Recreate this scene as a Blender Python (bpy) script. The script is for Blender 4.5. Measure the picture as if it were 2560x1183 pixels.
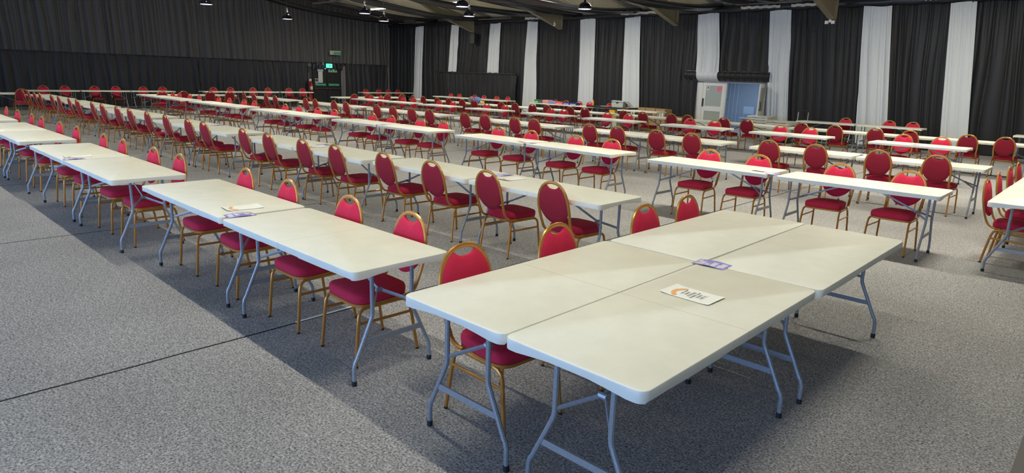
import bpy, bmesh, math, random
from mathutils import Vector, Matrix
PI = math.pi
sc = bpy.context.scene
for o in list(bpy.data.objects): bpy.data.objects.remove(o, do_unlink=True)
COL = sc.collection
rnd = random.Random(7)

# ------------------------------------------------------------------ camera
YAW = math.radians(43.4); PITCH = math.radians(13.955); ROLL = math.radians(1.891)
CAMZ = 1.926
_c, _s = math.cos(YAW), math.sin(YAW)
def to_room(v): return Vector((v[0]*_c - v[1]*_s, v[0]*_s + v[1]*_c, v[2]))
fw = Vector((0, math.cos(PITCH), -math.sin(PITCH))); up0 = Vector((0, math.sin(PITCH), math.cos(PITCH))); r0 = Vector((1, 0, 0))
rt = math.cos(ROLL)*r0 + math.sin(ROLL)*up0
up = -math.sin(ROLL)*r0 + math.cos(ROLL)*up0
rt, up, fw = to_room(rt), to_room(up), to_room(fw)
cam = bpy.data.objects.new('camera', bpy.data.cameras.new('camera')); COL.objects.link(cam)
cam.matrix_world = Matrix(((rt.x, up.x, -fw.x, 0), (rt.y, up.y, -fw.y, 0), (rt.z, up.z, -fw.z, CAMZ), (0, 0, 0, 1)))
cam.data.sensor_fit = 'HORIZONTAL'; cam.data.sensor_width = 36.0
cam.data.lens = 1607.56/2560*36.0
cam.data.clip_end = 200
sc.camera = cam
# ------------------------------------------------------------------ world, exposure
w = bpy.data.worlds.new('daylight'); sc.world = w; w.use_nodes = True
w.node_tree.nodes['Background'].inputs[0].default_value = (0.50, 0.66, 1.0, 1)
w.node_tree.nodes['Background'].inputs[1].default_value = 1.5
sc.view_settings.view_transform = 'Standard'; sc.view_settings.look = 'None'
sc.view_settings.gamma = 1; sc.view_settings.use_curve_mapping = False
sc.view_settings.exposure = 0.0
LP = 60.0         # watts of one strip light
DAYP = 280.0       # daylight through one shutter opening
def area_light(name, loc, sx, sy, power, col, rot=(0, 0, 0), parent=None, spread=None):
    d = bpy.data.lights.new(name, 'AREA'); d.shape = 'RECTANGLE'; d.size = sx; d.size_y = sy
    d.energy = power; d.color = col
    if spread: d.spread = math.radians(spread)
    o = bpy.data.objects.new(name, d); COL.objects.link(o); o.location = loc; o.rotation_euler = rot
    if parent: o.parent = parent
    return o

# ------------------------------------------------------------------ materials
def srgb(r, g, b): return tuple(((v/255/12.92) if v/255 <= .04045 else ((v/255+.055)/1.055)**2.4) for v in (r, g, b))
def mat(name, col, rough=.5, metal=0, emit=None, estr=0, spec=None, sheen=0):
    m = bpy.data.materials.new(name); m.use_nodes = True
    b = m.node_tree.nodes['Principled BSDF']
    b.inputs['Base Color'].default_value = (*col, 1); b.inputs['Roughness'].default_value = rough
    b.inputs['Metallic'].default_value = metal
    if spec is not None: b.inputs['Specular IOR Level'].default_value = spec
    if sheen: b.inputs['Sheen Weight'].default_value = sheen; b.inputs['Sheen Roughness'].default_value = .4
    if emit: b.inputs['Emission Color'].default_value = (*emit, 1); b.inputs['Emission Strength'].default_value = estr
    return m
def nodes(m): return m.node_tree.nodes, m.node_tree.links, m.node_tree.nodes['Principled BSDF']
def noise_mix(m, c1, c2, scale, lo=.35, hi=.65, detail=4, coord='Object', bump=0, bscale=None, rough=.6):
    n, l, b = nodes(m)
    tc = n.new('ShaderNodeTexCoord'); nz = n.new('ShaderNodeTexNoise'); nz.inputs['Scale'].default_value = scale; nz.inputs['Detail'].default_value = detail
    nz.inputs['Roughness'].default_value = rough
    l.new(tc.outputs[coord], nz.inputs['Vector'])
    cr = n.new('ShaderNodeValToRGB'); cr.color_ramp.elements[0].position = lo; cr.color_ramp.elements[1].position = hi
    cr.color_ramp.elements[0].color = (*c1, 1); cr.color_ramp.elements[1].color = (*c2, 1)
    l.new(nz.outputs['Fac'], cr.inputs['Fac']); l.new(cr.outputs['Color'], b.inputs['Base Color'])
    if bump:
        bn = n.new('ShaderNodeBump'); bn.inputs['Strength'].default_value = bump; bn.inputs['Distance'].default_value = .002
        n2 = nz
        if bscale:
            n2 = n.new('ShaderNodeTexNoise'); n2.inputs['Scale'].default_value = bscale; l.new(tc.outputs[coord], n2.inputs['Vector'])
        l.new(n2.outputs['Fac'], bn.inputs['Height']); l.new(bn.outputs['Normal'], b.inputs['Normal'])
    return cr
M = {}
# table plastic: cream moulded polyethylene with the fold seam across its middle
m = M['table'] = mat('table_plastic', (.70, .69, .58), .42)
cr = noise_mix(m, (.69, .685, .575), (.73, .725, .615), 6, bump=.12, bscale=260)
n, l, b = nodes(m)
tc = n.new('ShaderNodeTexCoord'); sx = n.new('ShaderNodeSeparateXYZ'); l.new(tc.outputs['Object'], sx.inputs[0])
ab = n.new('ShaderNodeMath'); ab.operation = 'ABSOLUTE'; l.new(sx.outputs[0], ab.inputs[0])
lt = n.new('ShaderNodeMath'); lt.operation = 'LESS_THAN'; lt.inputs[1].default_value = .0013; l.new(ab.outputs[0], lt.inputs[0])
mx = n.new('ShaderNodeMix'); mx.data_type = 'RGBA'; l.new(lt.outputs[0], mx.inputs['Factor']); l.new(cr.outputs['Color'], mx.inputs[6]); mx.inputs[7].default_value = (.30, .29, .22, 1)
l.new(mx.outputs[2], b.inputs['Base Color'])
M['leg'] = mat('grey_hammered_steel', (.27, .31, .36), .38, .35)
noise_mix(M['leg'], (.25, .28, .31), (.32, .35, .38), 90, bump=.15)
M['rubber'] = mat('black_rubber', (.012, .012, .012), .6)
M['gold'] = mat('gold_lacquered_steel', (.50, .225, .045), .30, .45)
M['red'] = mat('crimson_fabric', (.46, .012, .05), .9, 0)
noise_mix(M['red'], (.56, .011, .045), (.66, .016, .062), 140, bump=.2, bscale=700)
M['red_back_shaded'] = mat('crimson_back_cloth_shaded', (.3, .01, .03), .9)  # plain rear cloth, with the shade on chair backs put into its colour
noise_mix(M['red_back_shaded'], (.26, .006, .022), (.33, .008, .030), 140, bump=.2, bscale=700)
M['red_seat_shaded'] = mat('crimson_seat_cloth_shaded', (.45, .01, .04), .9)  # seat crimson darkened: the shade over the seats is put into the colour
noise_mix(M['red_seat_shaded'], (.44, .009, .040), (.54, .013, .054), 140, bump=.2, bscale=700)
M['webbing'] = mat('pale_lining', (.55, .5, .5), .8)
m = M['carpet'] = mat('speckled_grey_carpet', (.2, .2, .2), .95, spec=.1)
cr = noise_mix(m, (.05, .05, .058), (.50, .49, .465), 75, .34, .66, 3, 'Object', bump=.7, rough=.8)
n, l, b = nodes(m)
tc = n.new('ShaderNodeTexCoord')
nz = n.new('ShaderNodeTexNoise'); nz.inputs['Scale'].default_value = .7; nz.inputs['Detail'].default_value = 6; l.new(tc.outputs['Object'], nz.inputs['Vector'])
nz2 = n.new('ShaderNodeTexNoise'); nz2.inputs['Scale'].default_value = 22; nz2.inputs['Detail'].default_value = 5; l.new(tc.outputs['Object'], nz2.inputs['Vector'])
mr = n.new('ShaderNodeMapRange'); mr.inputs[1].default_value = .3; mr.inputs[2].default_value = .7; mr.inputs[3].default_value = .86; mr.inputs[4].default_value = 1.12; l.new(nz.outputs['Fac'], mr.inputs[0])
mr2 = n.new('ShaderNodeMapRange'); mr2.inputs[1].default_value = .3; mr2.inputs[2].default_value = .7; mr2.inputs[3].default_value = .82; mr2.inputs[4].default_value = 1.16; l.new(nz2.outputs['Fac'], mr2.inputs[0])
mm = n.new('ShaderNodeMath'); mm.operation = 'MULTIPLY'; l.new(mr.outputs[0], mm.inputs[0]); l.new(mr2.outputs[0], mm.inputs[1])
mix = n.new('ShaderNodeMix'); mix.data_type = 'RGBA'; mix.blend_type = 'MULTIPLY'; mix.inputs['Factor'].default_value = 1
l.new(cr.outputs['Color'], mix.inputs[6]); l.new(mm.outputs[0], mix.inputs[7])
# carpet roll joints every 4.13 m along X
sx = n.new('ShaderNodeSeparateXYZ'); l.new(tc.outputs['Object'], sx.inputs[0])
wob = n.new('ShaderNodeTexNoise'); wob.inputs['Scale'].default_value = .6; l.new(tc.outputs['Object'], wob.inputs['Vector'])
wm = n.new('ShaderNodeMath'); wm.operation = 'MULTIPLY_ADD'; wm.inputs[1].default_value = .05; l.new(wob.outputs['Fac'], wm.inputs[0]); l.new(sx.outputs[0], wm.inputs[2])
ad = n.new('ShaderNodeMath'); ad.operation = 'ADD'; ad.inputs[1].default_value = 4.13*20+4.45-.025; l.new(wm.outputs[0], ad.inputs[0])
pm = n.new('ShaderNodeMath'); pm.operation = 'PINGPONG'; pm.inputs[1].default_value = 2.065; l.new(ad.outputs[0], pm.inputs[0])
ltj = n.new('ShaderNodeMath'); ltj.operation = 'LESS_THAN'; ltj.inputs[1].default_value = .011; l.new(pm.outputs[0], ltj.inputs[0])
mj = n.new('ShaderNodeMix'); mj.data_type = 'RGBA'; lw = n.new('ShaderNodeMath'); lw.operation = 'LESS_THAN'; lw.inputs[1].default_value = -2; l.new(sx.outputs[0], lw.inputs[0]); mlt = n.new('ShaderNodeMath'); mlt.operation = 'MULTIPLY'; l.new(ltj.outputs[0], mlt.inputs[0]); l.new(lw.outputs[0], mlt.inputs[1]); l.new(mlt.outputs[0], mj.inputs['Factor']); l.new(mix.outputs[2], mj.inputs[6]); mj.inputs[7].default_value = (.03, .03, .035, 1)
l.new(mj.outputs[2], b.inputs['Base Color'])
M['black_cloth'] = mat('black_drape_satin', (.013, .013, .0135), .55, sheen=.3)
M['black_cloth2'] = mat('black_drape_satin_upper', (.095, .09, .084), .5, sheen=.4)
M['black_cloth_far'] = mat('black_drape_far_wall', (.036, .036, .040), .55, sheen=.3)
M['white_cloth'] = mat('pale_grey_voile', (.77, .80, .80), .6, sheen=.3)
M['swag'] = mat('black_glossy_swag', (.022, .022, .027), .27)
m = M['roof'] = mat('corrugated_roof_liner', (.45, .42, .30), .5)
noise_mix(m, (.62, .58, .43), (.72, .67, .50), 1.2)
M['wall'] = mat('painted_block', (.32, .31, .29), .8)
M['steel'] = mat('cream_painted_steel', (.27, .235, .15), .5)
M['white'] = mat('white_gloss_paint', (.85, .84, .78), .4)
M['offwhite'] = mat('insulation_white', (.7, .7, .64), .8)
M['darkgrey'] = mat('dark_grey_paint', (.08, .075, .07), .5)
M['batten'] = mat('weathered_metal', (.11, .09, .075), .5)
M['black'] = mat('black_gloss', (.012, .012, .014), .25)
M['blackmatt'] = mat('black_matt_paint', (.02, .021, .022), .6)
M['chrome'] = mat('chrome', (.8, .8, .8), .18, 1)
M['pend'] = mat('black_chrome_dome', (.02, .018, .03), .12, .6)
M['pend_in'] = mat('pendant_diffuser', (.9, .9, 1), .4, emit=(.72, .78, 1), estr=2.2)
M['tube'] = mat('fluorescent_tube', (1, 1, 1), .4, emit=(1, .94, .80), estr=30)
M['blue'] = mat('corridor_blue_paint', (.17, .24, .345), .6)
M['blue2'] = mat('corridor_pale_blue', (.22, .30, .41), .5)
M['corr_floor'] = mat('corridor_floor', (.10, .10, .11), .4)
m = M['glass'] = mat('reeded_glass', (.62, .68, .60), .12)
nodes(m)[2].inputs['Transmission Weight'].default_value = .25
wv = n = None
n, l, b = nodes(m)
tc = n.new('ShaderNodeTexCoord'); wv = n.new('ShaderNodeTexWave'); wv.inputs['Scale'].default_value = 14; wv.bands_direction = 'X'; l.new(tc.outputs['Object'], wv.inputs['Vector'])
bn = n.new('ShaderNodeBump'); bn.inputs['Strength'].default_value = .6; bn.inputs['Distance'].default_value = .01; l.new(wv.outputs['Fac'], bn.inputs['Height']); l.new(bn.outputs['Normal'], b.inputs['Normal'])
M['paper'] = mat('white_paper', (.80, .81, .74), .6)
M['lilac'] = mat('purple_leaflet_print', (.27, .24, .60), .4)
M['lilac2'] = mat('pale_leaflet_panel', (.62, .60, .70), .5)
M['ink'] = mat('grey_black_ink', (.16, .17, .15), .6)
M['inkblue'] = mat('navy_ink', (.08, .10, .28), .6)
M['goldprint'] = mat('gold_print', (.75, .52, .22), .5)
M['orange'] = mat('orange_print', (.78, .40, .16), .5)
M['green'] = mat('safety_green', (.02, .36, .20), .5)
M['greenlit'] = mat('lit_green_sign', (.1, .7, .45), .4, emit=(.10, .85, .55), estr=1.3)
M['pale'] = mat('photoluminescent_board', (.55, .66, .40), .5)
M['redp'] = mat('red_gloss', (.55, .03, .02), .3)
M['card'] = mat('brown_cardboard', (.42, .26, .11), .8)
noise_mix(M['card'], (.38, .235, .10), (.47, .30, .14), 5)
M['card2'] = mat('dark_cardboard_inside', (.16, .09, .05), .9)
def cmat(name, r, g, b_, rough=.5): M[name] = mat(name, srgb(r, g, b_), rough)
cmat('green_plastic', 60, 140, 90); cmat('dark_print', 38, 50, 44); cmat('peach_print', 250, 165, 140); cmat('pink_print', 225, 140, 185)
cmat('lilac_print', 180, 150, 215); cmat('teal_print', 50, 160, 185); cmat('red_print', 245, 85, 105); cmat('blue_print', 45, 65, 150); cmat('navy_print', 40, 50, 125)
cmat('grey_plastic', 178, 188, 180, .4); cmat('orange_plastic', 245, 150, 70); cmat('yellow_card', 225, 185, 50); cmat('denim', 95, 120, 165, .9); cmat('grey_bag', 125, 120, 125, .7); cmat('yellow_bag', 215, 180, 90, .7); cmat('pink_print2', 235, 150, 160)

# ------------------------------------------------------------------ mesh builder
def rnd_basis(t):
    t = t.normalized(); a = Vector((0, 0, 1)) if abs(t.z) < .9 else Vector((1, 0, 0))
    u = t.cross(a).normalized(); return u, t.cross(u).normalized()
class MB:
    def __init__(s): s.v = []; s.f = []; s.m = []; s.mi = 0
    def face(s, idx): s.f.append(tuple(idx)); s.m.append(s.mi)
    def box(s, x0, x1, y0, y1, z0, z1):
        b = len(s.v); s.v += [(x, y, z) for z in (z0, z1) for y in (y0, y1) for x in (x0, x1)]
        for q in ((0, 2, 3, 1), (4, 5, 7, 6), (0, 1, 5, 4), (2, 6, 7, 3), (0, 4, 6, 2), (1, 3, 7, 5)): s.face([b+i for i in q])
        return s
    def rings(s, rings, closed=True, cap=True):
        b = len(s.v); n = len(rings[0])
        for r in rings: s.v += [tuple(p) for p in r]
        for i in range(len(rings)-1):
            for j in range(n if closed else n-1):
                k = (j+1) % n
                s.face((b+i*n+j, b+i*n+k, b+(i+1)*n+k, b+(i+1)*n+j))
        if cap and closed:
            s.face([b+j for j in range(n)][::-1]); s.face([b+(len(rings)-1)*n+j for j in range(n)])
        return s
    def tube(s, pts, r, n=8, closed=False, r2=None, ref=None, cap=True):
        pts = [Vector(p) for p in pts]; N = len(pts); rr = []
        u = None
        for i, p in enumerate(pts):
            if closed: t = pts[(i+1) % N]-pts[i-1]
            else: t = pts[min(i+1, N-1)]-pts[max(i-1, 0)]
            t.normalize()
            if ref is not None:
                rf = Vector(ref); a = (rf-t*rf.dot(t)).normalized(); bb = t.cross(a)
            else:
                if u is None: u, _ = rnd_basis(t)
                u = (u-t*u.dot(t)).normalized(); a = u; bb = t.cross(a)
            q = r2 if r2 else r
            rr.append([p+a*(r*math.cos(2*PI*k/n))+bb*(q*math.sin(2*PI*k/n)) for k in range(n)])
        if closed:
            b = len(s.v)
            for ring in rr: s.v += [tuple(p) for p in ring]
            for i in range(N):
                i2 = (i+1) % N
                for j in range(n):
                    k = (j+1) % n; s.face((b+i*n+j, b+i*n+k, b+i2*n+k, b+i2*n+j))
        else: s.rings(rr, True, cap)
        return s
    def cyl(s, p0, p1, r, n=16, r1=None):
        p0, p1 = Vector(p0), Vector(p1); u, v = rnd_basis(p1-p0); r1 = r if r1 is None else r1
        s.rings([[p+u*(q*math.cos(2*PI*k/n))+v*(q*math.sin(2*PI*k/n)) for k in range(n)] for p, q in ((p0, r), (p1, r1))]); return s
    def lathe(s, prof, n=20, c=(0, 0, 0), cap=False):
        s.rings([[(c[0]+r*math.cos(2*PI*k/n), c[1]+r*math.sin(2*PI*k/n), c[2]+z) for k in range(n)] for r, z in prof], True, cap); return s
    def build(s, name, mats, parent=None, smooth=True, angle=.7):
        me = bpy.data.meshes.new(name); me.from_pydata(s.v, [], s.f)
        if not isinstance(mats, (list, tuple)): mats = [mats]
        for mm_ in mats: me.materials.append(mm_)
        me.polygons.foreach_set('material_index', s.m)
        bm = bmesh.new(); bm.from_mesh(me); bmesh.ops.recalc_face_normals(bm, faces=bm.faces); bm.to_mesh(me); bm.free()
        if smooth:
            me.shade_smooth()
            try: me.set_sharp_from_angle(angle=angle)
            except Exception: pass
        o = bpy.data.objects.new(name, me); COL.objects.link(o)
        if parent: o.parent = parent
        return o
def tag(o, label=None, cat=None, group=None, kind=None):
    for k, v in (('label', label), ('category', cat), ('group', group), ('kind', kind)):
        if v: o[k] = v
    return o
def struct(o, label=None): o['kind'] = 'structure'; return o
def empty(name, loc=(0, 0, 0), rz=0):
    o = bpy.data.objects.new(name, None); COL.objects.link(o); o.location = loc; o.rotation_euler = (0, 0, rz); o.empty_display_size = .1
    return o
def copy_tree(o, parent=None):
    c = o.copy(); COL.objects.link(c)
    if parent: c.parent = parent
    for ch in list(o.children): copy_tree(ch, c)
    return c
ORD = ['first', 'second', 'third', 'fourth', 'fifth', 'sixth', 'seventh', 'eighth', 'ninth', 'tenth', 'eleventh', 'twelfth', 'thirteenth', 'fourteenth', 'fifteenth', 'sixteenth', 'seventeenth', 'eighteenth', 'nineteenth', 'twentieth', 'twenty-first', 'twenty-second', 'twenty-third', 'twenty-fourth', 'twenty-fifth', 'twenty-sixth']
def text_mesh(name, s, size, mtl, parent, loc, rot, align='CENTER', ext=.0006, sx=1):
    cu = bpy.data.curves.new(name, 'FONT'); cu.body = s; cu.size = size; cu.align_x = align; cu.align_y = 'CENTER'; cu.extrude = ext
    t = bpy.data.objects.new(name, cu); COL.objects.link(t)
    bpy.context.view_layer.update()
    me = bpy.data.meshes.new_from_object(t.evaluated_get(bpy.context.evaluated_depsgraph_get()))
    bpy.data.objects.remove(t)
    me.materials.clear(); me.materials.append(mtl)
    o = bpy.data.objects.new(name, me); COL.objects.link(o); o.parent = parent; o.location = loc; o.rotation_euler = rot; o.scale = (sx, 1, 1)
    return o

# ------------------------------------------------------------------ room shell
XL, YR = -34.55, 25.0        # wall behind the left curtains, wall behind the right curtains
XN, YN = 7.0, -5.5
EAVE, RIDGEY, SL = 4.86, 9.8, math.tan(math.radians(11))
RIDGEZ = EAVE+(YR-RIDGEY)*SL
mb = MB(); mb.v = [(XL, YN, 0), (XN, YN, 0), (XN, YR, 0), (XL, YR, 0)]; mb.f = [(0, 1, 2, 3)]; mb.m = [0]
struct(mb.build('floor', M['carpet'], smooth=False))
def gable(x, t):
    mb = MB(); pr = [(YN, 0), (YR, 0), (YR, EAVE), (RIDGEY, RIDGEZ), (YN, EAVE)]
    return mb.rings([[(x, y, z) for y, z in pr], [(x+t, y, z) for y, z in pr]])
struct(gable(XL-.2, .2).build('wall_left', M['wall'], smooth=False))
struct(gable(XN, .2).build('wall_near', M['wall'], smooth=False))
# right wall with doorway
DX0, DX1, DZ = -13.32, -10.42, 2.03
mb = MB(); mb.box(XL, DX0, YR, YR+.2, 0, EAVE); mb.box(DX1, XN, YR, YR+.2, 0, EAVE); mb.box(DX0, DX1, YR, YR+.2, DZ, EAVE)
struct(mb.build('wall_right', M['wall'], smooth=False))
# wall behind the camera with four tall shutter openings that let the daylight in
mb = MB(); wins = [(-22, -18), (-15, -11), (-8, -4), (-1.5, 2.5)]; x = XL
for a, b_ in wins:
    mb.box(x, a, YN-.2, YN, 0, EAVE); mb.box(a, b_, YN-.2, YN, 3.2, EAVE); mb.box(a, b_, YN-.2, YN, 0, .4); x = b_
mb.box(x, XN, YN-.2, YN, 0, EAVE)
struct(mb.build('wall_behind', M['wall'], smooth=False))
for i, (a, b_) in enumerate(wins):
    area_light('daylight_opening', ((a+b_)/2, YN+.03, 1.8), 4, 2.8, DAYP, (.32, .53, 1.0), (math.radians(90), 0, 0))
# corrugated roof liner, two slopes
def roof_slope(y0, z0, y1, z1, name):
    mb = MB(); ring = []; xx = []; x = XL; k = 0
    while x < XN:
        for dx, dz in ((0, 0), (.05, .045), (.14, .045), (.19, 0)): xx.append((x+dx, dz))
        x += .28
    xx.append((XN, 0))
    mb.rings([[(px, y0, z0+dz) for px, dz in xx], [(px, y1, z1+dz) for px, dz in xx]], closed=False)
    return mb.build(name, M['roof'], smooth=False)
struct(roof_slope(YR+.2, EAVE, RIDGEY, RIDGEZ, 'ceiling'))
struct(roof_slope(YN-.2, EAVE, RIDGEY, RIDGEZ, 'ceiling'))
# portal frames every 6 m : rafter, haunch, column
for i, X in enumerate((-26.1, -20.1, -14.1, -8.1, -2.1, 3.9)):
    f = empty('portal_frame', (X, YR, 0)); tag(f, f'cream steel roof wedge above the curtain wall, {ORD[5-i]} from the right', 'roof frame', 'steel roof frames')
    mb = MB()
    def web(pr, t): mb.rings([[(-t, y, z) for y, z in pr], [(t, y, z) for y, z in pr]])
    web([(-.95, 4.14), (-3.3, 4.78), (-3.3, 5.16), (-.95, 4.80)], .006)      # haunch web
    mb.rings([[(sx_, y, z) for sx_ in (-.11, .11)]+[(sx_, y, z-.02) for sx_ in (.11, -.11)] for y, z in ((-.93, 4.14), (-3.3, 4.785), (-4.3, 5.22), (-15.2, 7.34))])
    mb.rings([[(sx_, y, z) for sx_ in (-.11, .11)]+[(sx_, y, z-.02) for sx_ in (.11, -.11)] for y, z in ((-.93, 4.79), (-15.2, 4.79+14.27*SL))])
    web([(-3.3, 4.78), (-4.3, 5.22), (-15.2, 7.34), (-15.2, 7.55), (-3.3, 5.24)], .006)
    mb.build('rafter', M['steel'], f, smooth=False)
    MB().box(-.11, .11, -.95, -.93, 4.12, 4.8).build('end_plate', M['steel'], f, smooth=False)

# ------------------------------------------------------------------ curtains
def curtain(name, top, bot, z0, z1, axis, base, mtl, label, seed, per=.26, amp=.045, out=-1, group=None, cat='curtain', nz=14, ds=.024, gather=0, gs=.08):
    """hanging pleated cloth. top/bot = (start, end) along the wall at the top and at the hem; base = wall coordinate; out = side it bulges to"""
    r = random.Random(seed); L = abs(top[1]-top[0]); n = max(10, int(L/ds)); mb = MB(); rings = []
    ph = [r.uniform(0, 6.28) for _ in range(9)]
    cuts = [-1.0]
    while cuts[-1] < L+1.5: cuts.append(cuts[-1]+per*r.choice((.35, .5, .62, .8, 1.0, 1.25)))
    dep = [r.uniform(.35, 1.0) for _ in cuts]; lean = [r.uniform(-.5, .5) for _ in cuts]; merge = [r.random() for _ in cuts]
    def fold(u, t):
        k = 0
        lo, hi = 0, len(cuts)-1
        while hi-lo > 1:
            mid = (lo+hi)//2
            if cuts[mid] <= u: lo = mid
            else: hi = mid
        f = (u-cuts[lo])/(cuts[lo+1]-cuts[lo])
        e = math.sin(PI*f)**.62
        w_ = min(1, (cuts[lo+1]-cuts[lo])/per+.25)
        return dep[lo]*e*w_
    for j in range(nz+1):
        t = j/nz; z = z1+(z0-z1)*t; ring = []
        for i in range(n+1):
            s = i/n; a = top[0]+(top[1]-top[0])*s; b_ = bot[0]+(bot[1]-bot[0])*s; q = a+(b_-a)*t
            u = s*L+(.13*math.sin(s*L*1.3+ph[0])+.08*math.sin(s*L*3.3+ph[1]))*(t-.3)*(1+.6*math.sin(t*5+ph[2]))
            tt = min(1, t*2.2)
            d = fold(u, t)*(.45+.55*tt)*amp*2.4+.25*amp*math.sin(2*PI*u/(per*.31)+ph[4])*(1-tt)
            d += .03*math.sin(u*.8+ph[6]+t*1.5)*tt
            if gather: d += gather*math.exp(-((t-1)/gs)**2)
            zz = z
            if j == 0: zz = z+.02*math.sin(u*5+ph[7])
            ring.append((q, base+out*d, zz) if axis == 'x' else (base+out*d, q, zz))
        rings.append(ring)
    mb.rings(rings, closed=False)
    o = mb.build(name, mtl, angle=3.0); tag(o, label, cat, group); return o
# left (far) wall : tall upper drapes over a lower run
seg = [(-5.3, 3.2), (3.2, 8.1), (8.1, 13.2), (13.2, 19.0), (19.0, 24.6)]
nm = ['running out of the left picture edge', 'left of the first long far table', 'above the long far wall table', 'left of the green exit signs', 'over the fire door into the corner']
for i, (a, b_) in enumerate(seg):
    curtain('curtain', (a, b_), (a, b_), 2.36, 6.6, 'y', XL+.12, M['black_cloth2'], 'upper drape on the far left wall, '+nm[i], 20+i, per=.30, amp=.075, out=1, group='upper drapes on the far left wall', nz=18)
seg = [(-5.3, 3.2), (3.2, 8.1), (8.1, 13.2), (13.2, 19.15), (21.15, 24.6)]
nm = ['running out of the left picture edge', 'left of the first long far table', 'behind the long far wall table', 'just left of the fire door', 'between the fire door and the corner']
for i, (a, b_) in enumerate(seg):
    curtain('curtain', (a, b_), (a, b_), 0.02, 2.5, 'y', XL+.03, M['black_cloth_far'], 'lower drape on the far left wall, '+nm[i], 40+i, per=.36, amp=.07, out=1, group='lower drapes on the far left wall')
# right wall : pale strips between black panels.  (top x0,x1,bottom x0,x1,hem z,label)
WS = [(-31.73, -30.98, -32.05, -31.08, .02, 'next to the far corner of the hall'),
      (-28.50, -27.93, -28.76, -28.09, 2.08, 'short and gathered, above the long shelf, further left'),
      (-25.44, -24.64, -25.66, -24.72, 2.08, 'short and gathered, above the long shelf, further right'),
      (-22.79, -22.10, -22.95, -21.95, .02, 'just right of the long shelf'),
      (-19.47, -18.62, -19.35, -18.42, .02, 'behind the left end of the black table'),
      (-16.98, -16.20, -16.80, -15.88, .02, 'behind the grey plastic crate'),
      (-13.51, -12.61, -13.28, -12.31, 2.30, 'short, hanging above the white double doors'),
      (-10.59, -9.80, -10.18, -9.33, .02, 'right beside the open door'),
      (-7.38, -6.52, -7.00, -5.98, .02, 'second from the right on the long curtain wall'),
      (-4.88, -4.20, -4.45, -3.70, .02, 'rightmost on the long curtain wall')]
YC = 24.86; ZT = 4.60
for i, (a, b_, c, d, h, lb) in enumerate(WS):
    curtain('curtain', (a, b_), (c, d), h, ZT, 'x', YC-.12, M['white_cloth'], 'pale grey curtain strip '+lb, 60+i, per=.26, amp=.05, ds=.014, group='pale curtain strips', nz=18, gather=.08 if i == 6 else 0, gs=.24)
edges_t = [-34.45]+[v for s_ in WS for v in (s_[0], s_[1])]+[5.5]
edges_b = [-34.45]+[v for s_ in WS for v in (s_[2], s_[3])]+[5.5]
nm = ['in the far corner of the hall', 'between the corner strip and the long shelf', 'above the middle of the long shelf', 'right of the strips above the shelf', 'behind the coloured boxes',
      'behind the black table', 'behind the cardboard boxes', 'above the open blue doorway', 'behind the trolley handle', 'between the two rightmost pale strips', 'running out of the right picture edge']
for i in range(11):
    a, b_, c, d = edges_t[2*i]-.04, edges_t[2*i+1]+.04, edges_b[2*i]-.04, edges_b[2*i+1]+.04
    if i == 7: c, d = -12.40, -10.36
    h = 2.28 if i == 7 else (2.06 if i in (2,) else .02)
    curtain('curtain', (a, b_), (c, d), h, ZT+.12, 'x', YC, M['black_cloth'], 'black wall curtain panel '+nm[i], 80+i, per=.36, amp=.055, ds=.02, group='black panels on the long curtain wall', nz=16, gather=.10 if i == 7 else 0, gs=.24)
curtain('curtain', (-29.7, -23.3), (-29.7, -23.3), .02, 2.04, 'x', YC-.22, M['black_cloth'], 'low black curtain hanging under the long shelf rail', 99, per=.34, amp=.06, ds=.02)
mb = MB(); pts = [(-29.75+.16*i, YC-.26+.02*math.sin(i*1.7), 2.05+.02*math.sin(i*2.3)) for i in range(41)]
mb.tube(pts, .045, 8); tag(mb.build('curtain_rail', M['black_cloth']), 'black cloth covered rail, the long shelf between upper and lower curtains', 'rail')
# black pelmet running along the tops
mb = MB(); rr = []
for i in range(230):
    X = XL+.1+i*.18; rr.append([(X, YC-.02, 4.90), (X, YC-.16-.02*math.sin(i*.9), 4.86), (X, YC-.17, 4.70), (X, YC-.12, 4.60+.02*math.sin(i*1.3)), (X, YC-.02, 4.62)])
mb.rings(rr); tag(mb.build('pelmet', M['swag'], angle=3), 'black cloth pelmet running along the top of the long curtain wall', 'pelmet')
# pale insulation showing above the pelmet
for i, (a, b_) in enumerate(((-22.9, -21.6), (-17.2, -14.9), (-11.7, -10.2), (-9.8, -8.3), (-5.6, -4.9))):
    mb = MB(); N = 14; rr = []
    for k in range(N+1):
        X = a+(b_-a)*k/N; zl = 4.70+.015*math.sin(k*2.1+i); rr.append([(X, YC-.20, zl), (X, YC-.23, zl+.02), (X, YC-.22, zl+.09), (X, YC-.19, zl+.09)])
    mb.rings(rr); tag(mb.build('insulation_strip', M['offwhite']), 'torn white insulation edge above the curtains, '+ORD[4-i]+' from the right', 'insulation', 'insulation edges')
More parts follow.
